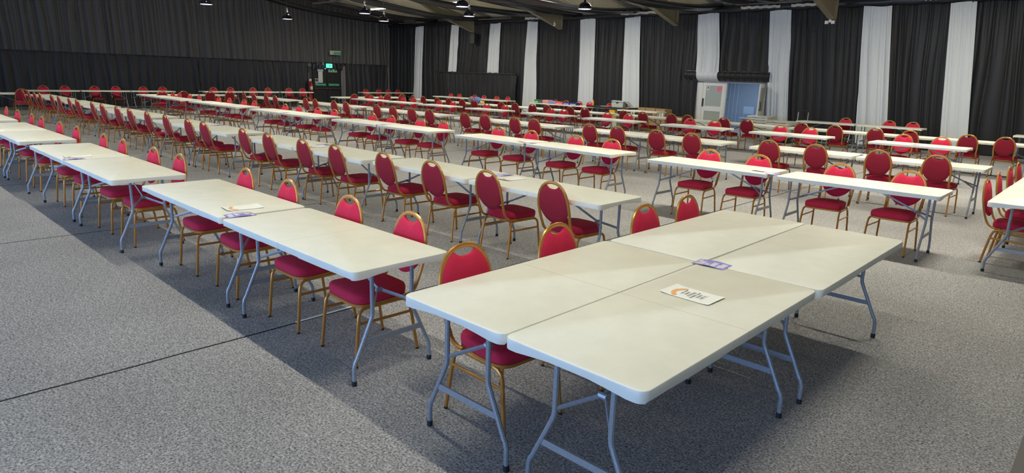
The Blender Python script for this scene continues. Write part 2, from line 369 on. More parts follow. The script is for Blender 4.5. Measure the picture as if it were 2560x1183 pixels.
# satin swags from ridge to eave
def swag(X, wd, pts, label, seed, th=.11):
    r = random.Random(seed); mb = MB(); rr = []; N = 34; nn = 26
    ys = [p[0] for p in pts]
    def zi(y):
        for k in range(len(pts)-1):
            if pts[k][0] <= y <= pts[k+1][0]:
                p0 = pts[max(k-1, 0)]; p1 = pts[k]; p2 = pts[k+1]; p3 = pts[min(k+2, len(pts)-1)]
                t = (y-p1[0])/(p2[0]-p1[0]); m1 = (p2[1]-p0[1])/max(p2[0]-p0[0], .01); m2 = (p3[1]-p1[1])/max(p3[0]-p1[0], .01); h = p2[0]-p1[0]
                return (2*t**3-3*t*t+1)*p1[1]+(t**3-2*t*t+t)*m1*h+(-2*t**3+3*t*t)*p2[1]+(t**3-t*t)*m2*h
        return pts[-1][1]
    for i in range(N+1):
        y = ys[0]+(ys[-1]-ys[0])*i/N; z = zi(y); ring = []
        wl = wd
        for k in range(nn):
            a = 2*PI*k/nn; x = math.cos(a)*wl/2
            fold = .035*math.sin(x*19+seed)+.02*math.sin(x*41+i*.15)
            zz = math.sin(a)*th+(fold if math.sin(a) < 0 else 0)+.10*(x/wl)**2
            ring.append((X+x, y, z+zz))
        rr.append(ring)
    mb.rings(rr); tag(mb.build('ceiling_swag', M['swag'], angle=3), label, 'ceiling drape', 'black satin ceiling swags')
for X, wd, pts, lb in ((-33.0, .6, [(9.8, 7.0), (13.5, 5.95), (16.5, 5.38), (18.2, 5.12), (20.7, 4.92), (22.5, 4.86), (24.6, 4.86)], 'ending at the far corner of the hall'),
                   (-30.0, .8, [(9.8, 7.0), (13.5, 5.9), (17.1, 5.28), (19.3, 5.08), (21.2, 4.90), (22.8, 4.84), (24.6, 4.88)], 'just inside the far corner of the hall'),
                   (-25.6, .6, [(9.8, 6.9), (13.2, 5.6), (16.5, 5.06), (18.0, 4.92), (19.4, 4.80), (20.8, 4.70), (22.3, 4.68), (24.6, 4.84)], 'above the left short pale curtain'),
                   (-22.1, .8, [(9.8, 6.9), (13.2, 5.6), (17.2, 4.92), (18.6, 4.82), (20.3, 4.80), (22.7, 4.82), (24.6, 4.88)], 'above the right end of the long shelf'),
                   (-19.65, .6, [(9.8, 7.0), (14.0, 5.7), (17.0, 5.1), (18.8, 4.94), (20.6, 4.86), (22.7, 4.80), (24.6, 4.84)], 'with a bright sheen near the picture middle'),
                   (-16.5, .8, [(9.8, 6.5), (13.5, 5.1), (17.3, 4.64), (18.6, 4.58), (20.1, 4.56), (22.3, 4.64), (24.6, 4.86)], 'just right of the large pendant lamp'),
                   (-12.7, .6, [(9.8, 6.5), (13.5, 5.1), (16.5, 4.66), (18.5, 4.54), (19.9, 4.52), (22.7, 4.64), (24.6, 4.86)], 'ending left of the white doors'),
                   (-10.7, .8, [(9.8, 6.8), (13.5, 5.5), (17.5, 4.95), (20.8, 4.74), (22.9, 4.80), (24.6, 4.92)], 'ending right above the white doors')):
    swag(X, wd, pts, 'black satin ceiling swag '+lb, int(-X))
# ------------------------------------------------------------------ lights hanging from the roof
def roofz(y): return EAVE+(YR-y)*SL if y > RIDGEY else EAVE+(y-YN)*(RIDGEZ-EAVE)/(RIDGEY-YN)
def strip(X, Y, Z, label, power=LP, spread=150, col=(1, .945, .81), group='lit fluorescent strip lights'):
    t = empty('strip_light', (X, Y, Z)); tag(t, label, 'strip light', group)
    MB().box(-.76, .76, -.05, .05, .03, .09).build('housing', M['white'], t, smooth=False)
    MB().cyl((-.74, 0, .0), (.74, 0, .0), .02, 10).build('tube', M['tube'], t)
    mb = MB(); h = roofz(Y)-Z-.0
    for s_ in (-.5, .5): mb.cyl((s_, 0, .09), (s_, 0, h), .004, 5)
    mb.build('suspension_wire', M['darkgrey'], t)
    area_light('strip_glow', (0, 0, -.035), 1.5, .07, power, col, (0, 0, 0), t, spread)
k = 0
for Y, Z, xs, rn in ((2.45, 5.0, (-1.4, -4.8, -9.2, -13.0, -17.4, -21.6, -26.8), 'row over the nearest tables'), (9.3, 5.9, (-1.4, -4.8, -10.2, -16.4, -22.0, -28.4), 'row over the third tables'),
                  (15.2, 5.4, (-1.4, -4.8, -10.8, -16.8, -22.3, -28.6), 'row over the single tables'), (19.7, 4.98, (-1.4, -4.8, -14.6, -18.1, -23.1, -28.2), 'row nearest the curtain wall')):
    for i, X in enumerate(xs): strip(X, Y, Z, f'lit white fluorescent strip light, {ORD[i]} from the right in the {rn}', LP*(1.05 if Y < 3 else 1.9 if Y < 10 else 1.7 if Y < 16 else 2.6), 176 if Y > 19 else 112 if Y > 3 else 150)
def pendant(X, Y, Z, label, sc_=1.0):
    t = empty('pendant_lamp', (X, Y, Z)); tag(t, label, 'pendant lamp', 'black dome pendant lamps')
    R_ = .215*sc_
    prof = [(R_+.012, 0), (R_+.012, .012), (R_, .02)]+[(R_*math.cos(a), .02+R_*.92*math.sin(a)) for a in [i*PI/2/9 for i in range(1, 9)]]+[(.035, R_*.95+.03), (.03, R_*.95+.06)]
    inner = [(r*.96, max(0, z-.008)) for r, z in prof[::-1][2:]]
    MB().lathe(prof+inner, 24).build('shade', M['pend'], t)
    MB().lathe([(.001, .03), (R_*.90, .03), (R_*.94, .012), (R_*.90, .002), (.001, -.01)], 24).build('diffuser', M['pend_in'], t)
    mb = MB(); z0 = R_*.95+.05; mb.lathe([(.02, z0), (.045, z0+.02), (.045, z0+.07), (.02, z0+.09), (.03, z0+.12), (.05, z0+.16), (.03, z0+.2), (.012, z0+.22)], 14, cap=True)
    mb.build('lamp_holder', M['chrome'], t)
    MB().cyl((0, 0, z0+.2), (0, 0, roofz(Y)-Z), .008, 6).build('cable', M['darkgrey'], t)
for X, Y, lb in ((-27.6, 14.46, 'second from the left, against the dark left drapes'), (-21.7, 14.49, 'just left of the lit strip light, upper of the pair'), (-24.0, 16.98, 'just right of the lit strip light, lower of the pair'),
                 (-16.3, 14.56, 'upper of the pair above the short pale curtains'), (-18.64, 17.0, 'lower of the pair above the short pale curtains'), (-13.14, 16.86, 'large one right of the picture middle'),
                 (-24.4, 9.75, 'leftmost, cut by the top picture edge')):
    pendant(X, Y, 4.05, 'black dome pendant lamp, '+lb)
def batten(X0, X1, Y, Z, label):
    t = empty('hanging_batten', ((X0+X1)/2, Y, Z)); tag(t, label, 'hanging bar', 'hanging unlit bars'); h = (X1-X0)/2
    MB().box(-h, h, -.06, .06, 0, .045).build('bar', M['batten'], t, smooth=False)
    MB().box(h-.02, h+.12, -.05, .05, .0, .06).build('end_cap', M['darkgrey'], t, smooth=False)
    mb = MB()
    for s_ in (-.6*h, .6*h): mb.cyl((s_, 0, .045), (s_, 0, roofz(Y)-Z), .006, 5)
    mb.build('suspension_wire', M['darkgrey'], t)
for a, b_, Y, lb in ((-26.1, -24.2, 14.9, 'leftmost, against the dark left drapes'), (-31.5, -29.4, 23.35, 'in front of the far corner'), (-25.0, -22.8, 23.45, 'in front of the two short pale curtains'), (-18.3, -16.0, 23.4, 'right of the large pendant'), (-11.1, -8.9, 23.0, 'above the white doors')):
    batten(a, b_, Y, 4.65, 'thin brown metal bar hung on wires, '+lb)
# speaker, camera, emergency lights
t = empty('wall_speaker', (-26.5, 24.55, 3.56)); tag(t, 'black loudspeaker box high on the curtain wall between two short pale curtains', 'speaker')
MB().box(-.19, .19, -.14, .1, 0, .55).build('cabinet', M['blackmatt'], t, smooth=False)
MB().box(-.17, .17, -.155, -.14, .02, .53).build('grille', M['darkgrey'], t, smooth=False)
MB().box(-.03, .03, .1, .25, .2, .3).build('bracket', M['blackmatt'], t, smooth=False)
t = empty('security_camera', (-20.05, 23.55, 4.30)); tag(t, 'small white camera under the beam wedge right of the shelf', 'camera')
MB().lathe([(.001, -.07), (.05, -.05), (.07, 0), (.07, .05), (.001, .06)], 14).build('housing', M['white'], t)
MB().cyl((0, 0, .05), (0, .0, .14), .02, 8).build('bracket', M['white'], t)
t = empty('emergency_light', (-8.15, 23.95, 4.06)); tag(t, 'twin white emergency lamps under the rightmost roof wedge', 'emergency light')
for s_ in (-.1, .1): MB().box(s_-.05, s_+.05, -.05, .05, -.05, .05).build('lamp_head', M['white'], t, smooth=False)
MB().box(-.04, .04, -.02, .02, .0, .09).build('bracket', M['white'], t, smooth=False)

# ------------------------------------------------------------------ folding table
TL, TW, TH = 1.83, .742, .79
def make_table(name='folding_table', top_m=None, L=TL):
    t = empty(name); hx, hy, rc = L/2, TW/2, .045
    P = []
    def bz(x, y):
        if abs(x) > hx-.03:
            a = abs(y); return .036+.018*max(0, min(1, (a-.12)/.17))
        return .046 if abs(x) < .3*hx or abs(x) > .62*hx else .050
    def arc(cx, cy, a0):
        return [(cx+rc*math.cos(a0+i*PI/12), cy+rc*math.sin(a0+i*PI/12)) for i in range(7)]
    P += arc(hx-rc, hy-rc, 0); P += [(hx*q, hy) for q in (.8, .62, .61, .3, .29, 0, -.29, -.3, -.61, -.62, -.8)]
    P += arc(-hx+rc, hy-rc, PI/2); P += [(-hx, q) for q in (.29, .26, .23, .20, .1, 0, -.1, -.20, -.23, -.26, -.29)]
    P += arc(-hx+rc, -hy+rc, PI); P += [(hx*q, -hy) for q in (-.8, -.62, -.61, -.3, -.29, 0, .29, .3, .61, .62, .8)]
    P += arc(hx-rc, -hy+rc, 1.5*PI); P += [(hx, q) for q in (-.29, -.26, -.23, -.20, -.1, 0, .1, .20, .23, .26, .29)]
    def ins(d): return [(x*(hx-d)/hx, y*(hy-d)/hy) for x, y in P]
    mb = MB(); rr = []
    for d, z in ((.006, 0), (.002, -.002), (0, -.006)): rr.append([(x, y, TH+z) for x, y in ins(d)])
    rr.append([(x, y, TH-bz(x, y)) for x, y in P])
    rr.append([(x*(hx-.012)/hx, y*(hy-.012)/hy, TH-bz(x, y)) for x, y in P])
    rr.append([(x, y, TH-.028) for x, y in ins(.014)])
    mb.rings(rr[::-1])
    mb.build('tabletop', top_m or M['table'], t, angle=.6)
    for sx_ in (-1, 1):
        x = sx_*(hx-.13)
        for sy in (-1, 1):
            mb = MB(); pts = [(x, sy*.155, TH-.03), (x, sy*.155, .46), (x, sy*.158, .43), (x, sy*.17, .40), (x, sy*.275, .175), (x, sy*.29, .15), (x, sy*.298, .12), (x, sy*.30, .02)]
            mb.tube(pts, .0135, 8); lg = mb.build('leg', M['leg'], t)
            MB().cyl((x, sy*.30, 0), (x, sy*.30, .032), .0165, 10).build('foot_cap', M['rubber'], lg)
        mb = MB(); mb.box(x-.006, x+.006, -.235, .235, .255, .29); mb.build('cross_bar', M['leg'], t, smooth=False)
        xi = x-sx_*.15
        mb = MB()
        for sy in (-1, 1): mb.tube([(x, sy*.15, .47), (xi, sy*.012, .535)], .006, 6, r2=.013)
        mb.build('link_arm', M['leg'], t)
        mb = MB(); mb.tube([(xi, 0, .535), (sx_*.12, 0, TH-.035)], .006, 6, r2=.012); mb.cyl((xi, -.022, .535), (xi, .022, .535), .016, 8)
        mb.build('brace', M['leg'], t)
    MB().tube([(-.09, hy-.07, TH-.03), (-.075, hy-.06, TH-.085), (0, hy-.055, TH-.105), (.075, hy-.06, TH-.085), (.09, hy-.07, TH-.03)], .005, 6, r2=.012).build('carry_handle', M['blackmatt'], t)
    return t
def relabel(t, label, cat, group): tag(t, label, cat, group)
TAB0 = make_table(); tab_used = [False]
def table(X0, Y0, along, label, group):
    """X0,Y0 = corner nearest the origin side; along 'x' or 'y'"""
    t = TAB0 if not tab_used[0] else copy_tree(TAB0); tab_used[0] = True
    j = rnd.uniform(-.004, .004)
    if along == 'x': t.location = (X0+TL/2, Y0+TW/2, 0); t.rotation_euler = (0, 0, j)
    else: t.location = (X0+TW/2, Y0+TL/2, 0); t.rotation_euler = (0, 0, PI/2+j)
    tag(t, label, 'folding table', group); return t

# ------------------------------------------------------------------ banquet chair (front faces +y)
def make_chair():
    t = empty('banquet_chair')
    # hoop
    half = [(0, -.338, .968), (.05, -.3375, .963), (.095, -.336, .945), (.133, -.333, .915), (.163, -.328, .872), (.184, -.321, .82), (.196, -.312, .76), (.200, -.300, .70), (.199, -.286, .64), (.194, -.270, .58),
            (.190, -.253, .53), (.190, -.236, .49), (.193, -.215, .458), (.198, -.185, .437), (.203, -.14, .424), (.206, -.09, .422)]
    pts = [(-x, y, z) for x, y, z in half[::-1]]+half[1:]
    MB().tube(pts, .0118, 8, r2=.0165, ref=(0, 1, .02)).build('back_frame', M['gold'], t)
    # padded oval back with hand hold
    def hoop_pt(z):
        hs = sorted(half[:12], key=lambda p: p[2])
        for a, b_ in zip(hs, hs[1:]):
            if a[2] <= z <= b_[2]:
                q = (z-a[2])/(b_[2]-a[2]+1e-9); return a[0]+(b_[0]-a[0])*q, a[1]+(b_[1]-a[1])*q
        return hs[0][0], hs[0][1]
    out = []
    N = 56
    zc, hz, hw = .745, .212, .192
    for i in range(N):
        a = -PI/2+2*PI*i/N; x = hw*math.cos(a); z = zc+hz*math.sin(a)
        lim = .903+.034*min(1.3, (abs(x)/.080)**3.2)
        if z > lim and abs(x) < .10: z = lim
        out.append((x, z))
    mb = MB(); rr = []
    for sc_, th in ((.0, .030), (.45, .028), (.8, .024), (.95, .017), (1, .006), (1, -.004), (.95, -.009), (.75, -.012), (.0, -.013)):
        ring = []
        for x, z in out:
            xx = x*max(sc_, .02); zz = zc+(z-zc)*max(sc_, .02); _, y = hoop_pt(min(max(zz, .5), .966)); ring.append((xx, y+th+.002, zz))
        rr.append(ring)
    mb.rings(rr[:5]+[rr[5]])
    mb.mi = 1; mb.rings(rr[5:]); mb.build('backrest', [M['red'], M['red_back_shaded']], t, angle=1.2)
    # seat pad
    def outline(k, inset=0):
        pr = []
        for i in range(36):
            a = 2*PI*i/36; ca, sa = math.cos(a), math.sin(a); e = .42
            x = math.copysign(abs(ca)**e, ca); y = math.copysign(abs(sa)**e, sa)
            wy = .215+.018*y*(1 if y > 0 else 1.6)
            pr.append((x*(wy-inset)*k, .035+y*(.222-inset)*k))
        return pr
    mb = MB(); rr = []
    for k, z in ((.97, .432), (1.0, .442), (1.012, .462), (1.01, .482), (.98, .499), (.90, .510), (.7, .516), (.35, .519), (.02, .520)):
        rr.append([(x, y, z-.006*(abs(x)/.2)**2*(1 if z > .5 else 0)) for x, y in outline(k)])
    mb.rings(rr); mb.build('seat', M['red_seat_shaded'], t, angle=1.2)
    # seat frame : flat gold band, inner lining, rails
    mb = MB(); o1, o2 = outline(1.0), outline(.93)
    mb.rings([[(x, y, .434) for x, y in o2], [(x, y, .434) for x, y in o1], [(x, y, .414) for x, y in o1], [(x, y, .414) for x, y in o2]], True, False)
    for s_ in (-1, 1): mb.tube([(s_*.207, -.09, .412), (s_*.213, .06, .412), (s_*.216, .185, .412)], .0105, 8, r2=.0125)
    mb.tube([(-.2, -.135, .405), (.2, -.135, .405)], .009, 8); mb.tube([(-.2, -.10, .405), (.2, -.10, .405)], .008, 8)
    mb.mi = 1; mb.rings([[(x, y, .428) for x, y in outline(.94)], [(x, y, .422) for x, y in outline(.94)]])
    mb.build('seat_frame', [M['gold'], M['webbing']], t)
    for s_ in (-1, 1):
        for fr in (0, 1):
            mb = MB()
            if fr: pts = [(s_*.2155, .175, .412), (s_*.217, .21, .407), (s_*.219, .235, .39), (s_*.221, .248, .36), (s_*.224, .258, .28), (s_*.232, .285, .01)]
            else: pts = [(s_*.207, -.095, .412), (s_*.207, -.128, .404), (s_*.208, -.15, .385), (s_*.21, -.163, .355), (s_*.214, -.178, .28), (s_*.226, -.215, .01)]
            mb.tube(pts, .0115, 8, r2=.0125, ref=(1, 0, 0)); e = pts[-1]; lg = mb.build('leg', M['gold'], t)
            MB().cyl((e[0], e[1], 0), (e[0], e[1], .014), .0125, 8).build('foot_cap', M['rubber'], lg)
        mb = MB(); mb.tube([(s_*.215, -.172, .305), (s_*.222, .252, .305)], .0085, 8, r2=.011)
        mb.build('stretcher', M['gold'], t)
    for ch in t.children:
        for v in ch.data.vertices: v.co.z *= .975
    return t
CH0 = make_chair(); ch_used = [False]
def chair(X, Y, face, label, group):
    """X,Y = position of the top of the backrest; face = direction the sitter looks"""
    t = CH0 if not ch_used[0] else copy_tree(CH0); ch_used[0] = True
    rz = {'+y': 0, '-y': PI, '+x': -PI/2, '-x': PI/2}[face]+rnd.uniform(-.045, .045)
    d = Vector((-math.sin(rz), math.cos(rz)))
    t.location = (X+d.x*.338, Y+d.y*.338, 0); t.rotation_euler = (0, 0, rz)
    tag(t, label, 'chair', group); return t

# ------------------------------------------------------------------ table rows and chairs
# rowname : tables [(x0,y0)...], chairs y, facing, xs
ROWS = [
 ('nearest long table row', [(-6.83, 1.97), (-4.945, 1.96), (-10.99, 1.83), (-9.12, 1.83), (-15.24, 1.80), (-13.39, 1.80), (-19.5, 1.8), (-17.65, 1.8)], '-y',
  [(-3.66, 2.81), (-4.47, 2.81), (-5.46, 2.8), (-6.33, 2.8), (-7.78, 2.69), (-8.57, 2.67), (-9.72, 2.66), (-10.58, 2.66), (-12.03, 2.66), (-13.07, 2.66), (-14.4, 2.66), (-15.2, 2.66), (-16.5, 2.66), (-17.67, 2.66)]),
 ('second long table row', [(-7.16, 4.83), (-5.29, 4.83), (-10.97, 4.74), (-9.10, 4.74), (-15.2, 4.74), (-13.3, 4.74), (-19.5, 4.76), (-17.63, 4.76), (-23.8, 4.8), (-21.93, 4.8), (-28.2, 4.8), (-26.35, 4.8)], '+y',
  [(x, 4.74 if x > -7 else (4.69 if x > -13 else 4.7)) for x in (-3.97, -4.88, -5.81, -6.76, -7.82, -8.70, -9.79, -10.67, -12.3, -13.07, -14.26, -15.35, -16.52, -17.43, -18.63, -19.5, -20.93, -21.77, -22.95, -23.8, -25.35, -26.12, -27.0, -27.9)]),
 ('third long table row', [(-5.2, 8.37), (-3.24, 8.35), (-9.55, 8.35), (-7.66, 8.35), (-14.05, 8.35), (-12.16, 8.35), (-18.5, 8.35), (-16.62, 8.35), (-23.0, 8.35), (-21.14, 8.35), (-27.4, 8.35), (-25.55, 8.35)], '-y',
  [(x, 9.16) for x in (-1.9, -2.71, -3.81, -4.58, -6.38, -7.16, -8.23, -9.11, -10.79, -11.6, -12.7, -13.46, -15.2, -16.03, -17.04, -17.85, -19.82, -20.55, -21.63, -22.47, -24.12, -24.99, -26.01, -26.67)]),
 ('fourth long table row', [(-5.22, 11.95), (-3.34, 11.95), (-9.45, 11.95), (-7.6, 11.95), (-13.7, 11.95), (-11.86, 11.95), (-17.95, 11.95), (-16.1, 11.95), (-22.3, 11.95), (-20.45, 11.95), (-26.9, 11.95), (-25.05, 11.95)], '+y',
  [(x, 11.85) for x in (-2.13, -2.96, -3.96, -4.79, -6.36, -7.17, -8.15, -8.91, -10.6, -11.26, -12.34, -13.12, -14.63, -15.45, -16.38, -17.22, -18.98, -19.72, -20.95, -21.62, -23.92, -24.66, -25.72, -26.6)]),
 ('fifth row of spaced tables', [(x, 15.75) for x in (-4.2, -6.93, -9.46, -12.14, -14.72, -17.45, -20.16, -22.53, -24.79)], '-y',
  [(x, 16.65) for x in (-2.98, -3.71, -5.75, -6.49, -8.28, -9.02, -11.07, -11.84, -13.58, -14.15, -16.28, -17.22, -19.08, -19.9, -21.55, -22.23, -23.82, -24.55)]),
 ('sixth long table row', [(x, 18.5) for x in (-24.3, -22.46, -20.62, -18.75, -16.9, -15.05, -12.9, -11.05, -9.2, -7.04, -5.2, -3.36)], '+y',
  [(x, 18.40) for x in (-2.07, -2.78, -3.99, -4.76, -5.74, -6.61, -8.17, -8.88, -10.08, -10.64, -11.7, -12.44, -14.08, -14.75, -15.84, -16.57, -17.48, -18.24, -19.8, -20.54, -21.41, -22.17, -23.14, -23.9)]),
 ('last row before the curtains', [(x, 22.6) for x in (-27.6, -25.76, -23.92, -20.6, -18.75, -16.9)]+[(-15.05, 21.75), (-8.35, 22.6), (-6.45, 22.6), (-2.41, 22.6)], '-y',
  [(x, 23.45) for x in (-5.04, -5.70, -7.01, -15.68, -16.6, -17.68, -18.27, -19.03, -19.68, -22.76, -23.54, -24.47, -25.18, -26.37, -27.07)]),
]
for name, tabs, face, chs in ROWS:
    srt = sorted(tabs, key=lambda p: -p[0])
    for i, (x, y) in enumerate(srt):
        table(x, y, 'x', f'white folding table, {ORD[i]} from the right in the {name}', 'white tables in the '+name)
    look = 'facing the camera' if face == '-y' else 'facing away'
    for i, (x, y) in enumerate(chs):
        chair(x, y, face, f'red chair {look}, {ORD[i]} from the right in the {name}', 'red chairs at the '+name)
# tables standing across the ends of the rows
ENDS = [('foreground block of four', [(-2.63, 1.95, 'nearest left quarter'), (-1.88, 1.95, 'nearest right quarter with name sheet'), (-2.62, 3.80, 'far left quarter'), (-1.865, 3.79, 'far right quarter')]),
        ('pair cut by the right picture edge', [(-1.0, 8.45, 'nearer one'), (-1.0, 10.3, 'farther one')]),
        ('crosswise pair ending rows three and four', [(-28.45, 8.4, 'left one'), (-28.45, 10.25, 'right one')]),
        ('crosswise pair below the fire door', [(-26.4, 15.7, 'left one'), (-26.4, 17.55, 'right one')]),
        ('crosswise pair at the far left picture edge', [(-29.75, 1.25, 'left one'), (-29.75, 3.12, 'right one')])]
for name, l_ in ENDS:
    for x, y, q in l_: table(x, y, 'y', f'white folding table, {q} of the {name}', name)
for i, y in enumerate((5.5, 7.4, 9.27, 12.35, 14.25, 16.2, 21.2, 23.0)):
    table(-32.65, y, 'y', f'white folding table, {ORD[i]} from the left along the far left wall', 'tables along the far left wall')
for i, y in enumerate((2.5, 3.36, 4.48, 5.17)):
    chair(-2.76, y, '+x', f'red oval chair with gold frame, {ORD[i]} nearest, left of the foreground block', 'chairs at the four table block')
for i, y in enumerate((9.25, 10.1, 11.05, 11.9)):
    chair(-1.13, y, '+x', f'red oval chair seen edge on, {ORD[i]} nearest at the right picture edge', 'chairs at the right picture edge')
for i, y in enumerate((9.03, 9.83, 10.85, 11.65)):
    chair(-27.45, y, '-x', f'red chair seen from behind, {ORD[i]} from left at the pair ending rows three and four', 'chairs at the crosswise pair')
for i, y in enumerate((16.33, 17.07, 18.11, 18.95)):
    chair(-25.4, y, '-x', f'red chair seen from behind, {ORD[i]} from left at the pair below the fire door', 'chairs below the fire door')
for i, y in enumerate((3.75, 4.83)):
    chair(-28.75, y, '-x', f'red chair seen from behind, {["left","right"][i]} one at the far left picture edge', 'chairs at the far left picture edge')
for i, y in enumerate((6.29, 7.05, 8.14, 8.96, 10.07, 10.9, 13.22, 14.06, 15.21, 16.01, 17.18, 17.97, 22.0, 22.9, 23.6, 24.3)):
    chair(-33.03, y, '+x', f'red chair against the dark drapes, {ORD[i]} from the left along the far left wall', 'chairs along the far left wall')

# ------------------------------------------------------------------ papers on the tables
def leaflet(x, y, rz, label, group='purple leaflets', w_=.148, h_=.215, main=False):
    t = empty('leaflet', (x, y, TH+.001), rz); tag(t, label, 'leaflet', group)
    mb = MB(); rr = []
    for i in range(9):
        u = -h_/2+h_*i/8; zc = .0035*math.cos(u/h_*PI*2)+.0035
        rr.append([(u, -w_/2, zc), (u, w_/2, zc), (u, w_/2, zc+.0006), (u, -w_/2, zc+.0006)])
    mb.rings(rr); mb.build('sheet', M['lilac'], t, smooth=False)
    def zz(u): return .0035*math.cos(u/h_*PI*2)+.0035+.0011
    mb = MB()
    for u0, u1, v0, v1 in ((-.070, -.035, -.055, .02), (-.028, .0, -.06, -.02), (.008, .04, -.062, .03), (.05, .075, -.06, .0), (.058, .092, -.045, .05), (-.096, -.075, .0, .06)):
        k = 3
        rr = [[(u0+(u1-u0)*i/k, v0, zz(u0+(u1-u0)*i/k)), (u0+(u1-u0)*i/k, v1, zz(u0+(u1-u0)*i/k))] for i in range(k+1)]
        mb.rings(rr, closed=False)
    mb.build('text_panel', M['lilac2'], t, smooth=False)
    mb = MB(); mb.lathe([(.001, zz(-.082)+.0004), (.020, zz(-.082)+.0004)], 16, (-.082, -.035, 0)); mb.build('medallion', M['goldprint'], t, smooth=False)
    return t
LEAF0 = leaflet(-1.806, 3.795, .05, 'purple leaflet lying where the four foreground tables meet')
def leaf_copy(x, y, rz, label):
    c = copy_tree(LEAF0); c.location = (x, y, TH+.001); c.rotation_euler = (0, 0, rz); tag(c, label, 'leaflet', 'purple leaflets'); return c
for x, y, rz, lb in ((-4.99, 2.13, -1.67, 'on the nearest long row of tables beside a name sheet'), (-9.18, 1.96, -1.6, 'on the nearest long row, left of the darker gap'), (-5.30, 5.42, -1.6, 'on the second row behind the seventh chair'),
                     (-9.15, 5.3, -1.5, 'on the second row between the tables behind the lone chair backs'), (-13.3, 5.35, -1.6, 'on the second row, far left group'),
                     (-3.34, 8.52, -1.6, 'on the third row, rightmost pair'), (-7.68, 8.5, -1.5, 'on the third row, second pair from the right'), (-12.15, 8.5, -1.6, 'on the third row, third pair from the right'),
                     (-3.34, 12.55, -1.6, 'on the fourth row, rightmost pair'), (-16.6, 8.5, -1.6, 'on the third row, fourth pair from the right'),
                     (-3.3, 15.9, 0, 'on the rightmost single spaced table'), (-6.0, 15.9, 0, 'on the single spaced table second from the right'), (-8.55, 15.95, 0, 'on the single spaced table third from the right'),
                     (-11.2, 15.9, 0, 'on the single spaced table fourth from the right'), (-19.2, 15.9, 0, 'on the single spaced table seventh from the right'), (-21.6, 15.9, 0, 'on the single spaced table eighth from the right')):
    leaf_copy(x, y, rz, 'small purple leaflet '+lb)
def sheet(x, y, rz, label, words=None):
    t = empty('name_sheet', (x, y, TH+.001), rz); tag(t, label, 'paper', 'white name sheets')
    mb = MB(); rr = []; H_ = .297; W_ = .19
    def zz(u): return .0015+.010*max(0, (abs(u)-.09)/.06)**2*(.8 if u < 0 else .5)
    for i in range(17):
        u = -H_/2+H_*i/16; rr.append([(u, -W_/2, zz(u)+.003*max(0, -u)), (u, W_/2, zz(u)), (u, W_/2, zz(u)+.0005), (u, -W_/2, zz(u)+.0005+.003*max(0, -u))])
    mb.rings(rr); mb.build('page', M['paper'], t, smooth=False)
    # printed arch logo and hand lettering lines
    mb = MB(); rr = []
    for i in range(13):
        a = math.radians(-52+104*i/12); s0, s1 = .085, .125
        p0 = (-.050-(s0*math.cos(a)-.06), -.008+s0*math.sin(a)*.85); p1 = (-.050-(s1*math.cos(a)-.06), -.008+s1*math.sin(a)*.85)
        rr.append([(p0[0]-.012, p0[1], zz(p0[0]-.012)+.0014), (p1[0]+.002, p1[1], zz(p1[0]+.002)+.0014)])
    mb.rings(rr, closed=False); mb.build('printed_logo', M['orange'], t, smooth=False)
    return t, zz
s1, zf = sheet(-1.585, 3.135, -.02, 'white paper name sheet with orange logo on the nearest right table of the block')
for s_, u, sz in (('VINNY', -.028, .020), ('STEVENS', -.003, .023), ('POMPEY BOY', .021, .020), ('TREATS', .043, .019), ('TABLE 132', .064, .015)):
    text_mesh('lettering', s_, sz, M['ink'], s1, (u, .0, zf(u)+.0012), (0, 0, PI/2), ext=.0003)
MB().box(.0745, .0757, -.045, .045, .0022, .0028).build('underline', M['ink'], s1, smooth=False)
text_mesh('logo_lettering', 'CARD SHOW', .013, M['inkblue'], s1, (-.0505, .005, zf(-.05)+.0022), (0, 0, PI/2), ext=.0003)
for x, y, rz, lb in ((-5.26, 2.27, 1.45, 'on the nearest long row beside the purple leaflet'), (-9.4, 2.05, 1.5, 'on the nearest long row, second pair of tables'), (-5.03, 5.28, 1.5, 'on the second row right of the purple leaflet'),
                     (-3.55, 8.7, 1.4, 'on the third row, rightmost pair of tables'), (-9.0, 5.1, 1.5, 'on the second row, second pair of tables'), (-7.9, 8.65, 1.5, 'on the third row, second pair of tables')):
    c = copy_tree(s1); c.location = (x, y, TH+.001); c.rotation_euler = (0, 0, rz)
    for ch in list(c.children):
        if ch.name.startswith(('lettering', 'underline', 'logo_lettering')): bpy.data.objects.remove(ch)
    tag(c, 'white paper name sheet lying '+lb, 'paper', 'white name sheets')

# ------------------------------------------------------------------ fire door on the far left wall
FX = -34.22
d = empty('door_1', (FX, 20.2, 0)); d['kind'] = 'structure'
for s_ in (-1, 1):
    lf = MB().box(-.03, .0, min(s_*.01, s_*.86), max(s_*.01, s_*.86), 0, 2.0).build('door_leaf', M['blackmatt'], d, smooth=False)
    mb = MB(); mb.cyl((.09, s_*.07, .92), (.09, s_*.84, .92), .016, 8)
    for q in (.07, .84): mb.box(-.0, .11, s_*q-.03, s_*q+.03, .88, .96)
    mb.build('push_bar', M['chrome'] if 0 else M['batten'], lf)
mb = MB(); mb.box(-.05, .02, -.92, -.87, 0, 2.05); mb.box(-.05, .02, .87, .92, 0, 2.05); mb.box(-.05, .02, -.92, .92, 2.0, 2.05); mb.build('door_frame', M['blackmatt'], d, smooth=False)
curtain('curtain', (19.15, 21.2), (19.15, 21.2), 1.98, 2.34, 'y', XL+.36, M['swag'], 'short black gathered pelmet over the fire door', 131, per=.2, amp=.05, out=1, nz=5)
curtain('curtain', (21.1, 21.4), (21.08, 21.35), .02, 2.2, 'y', XL+.34, M['grey_bag'], 'narrow mauve lining edge of the drape right of the fire door', 132, per=.15, amp=.03, out=1, nz=10)
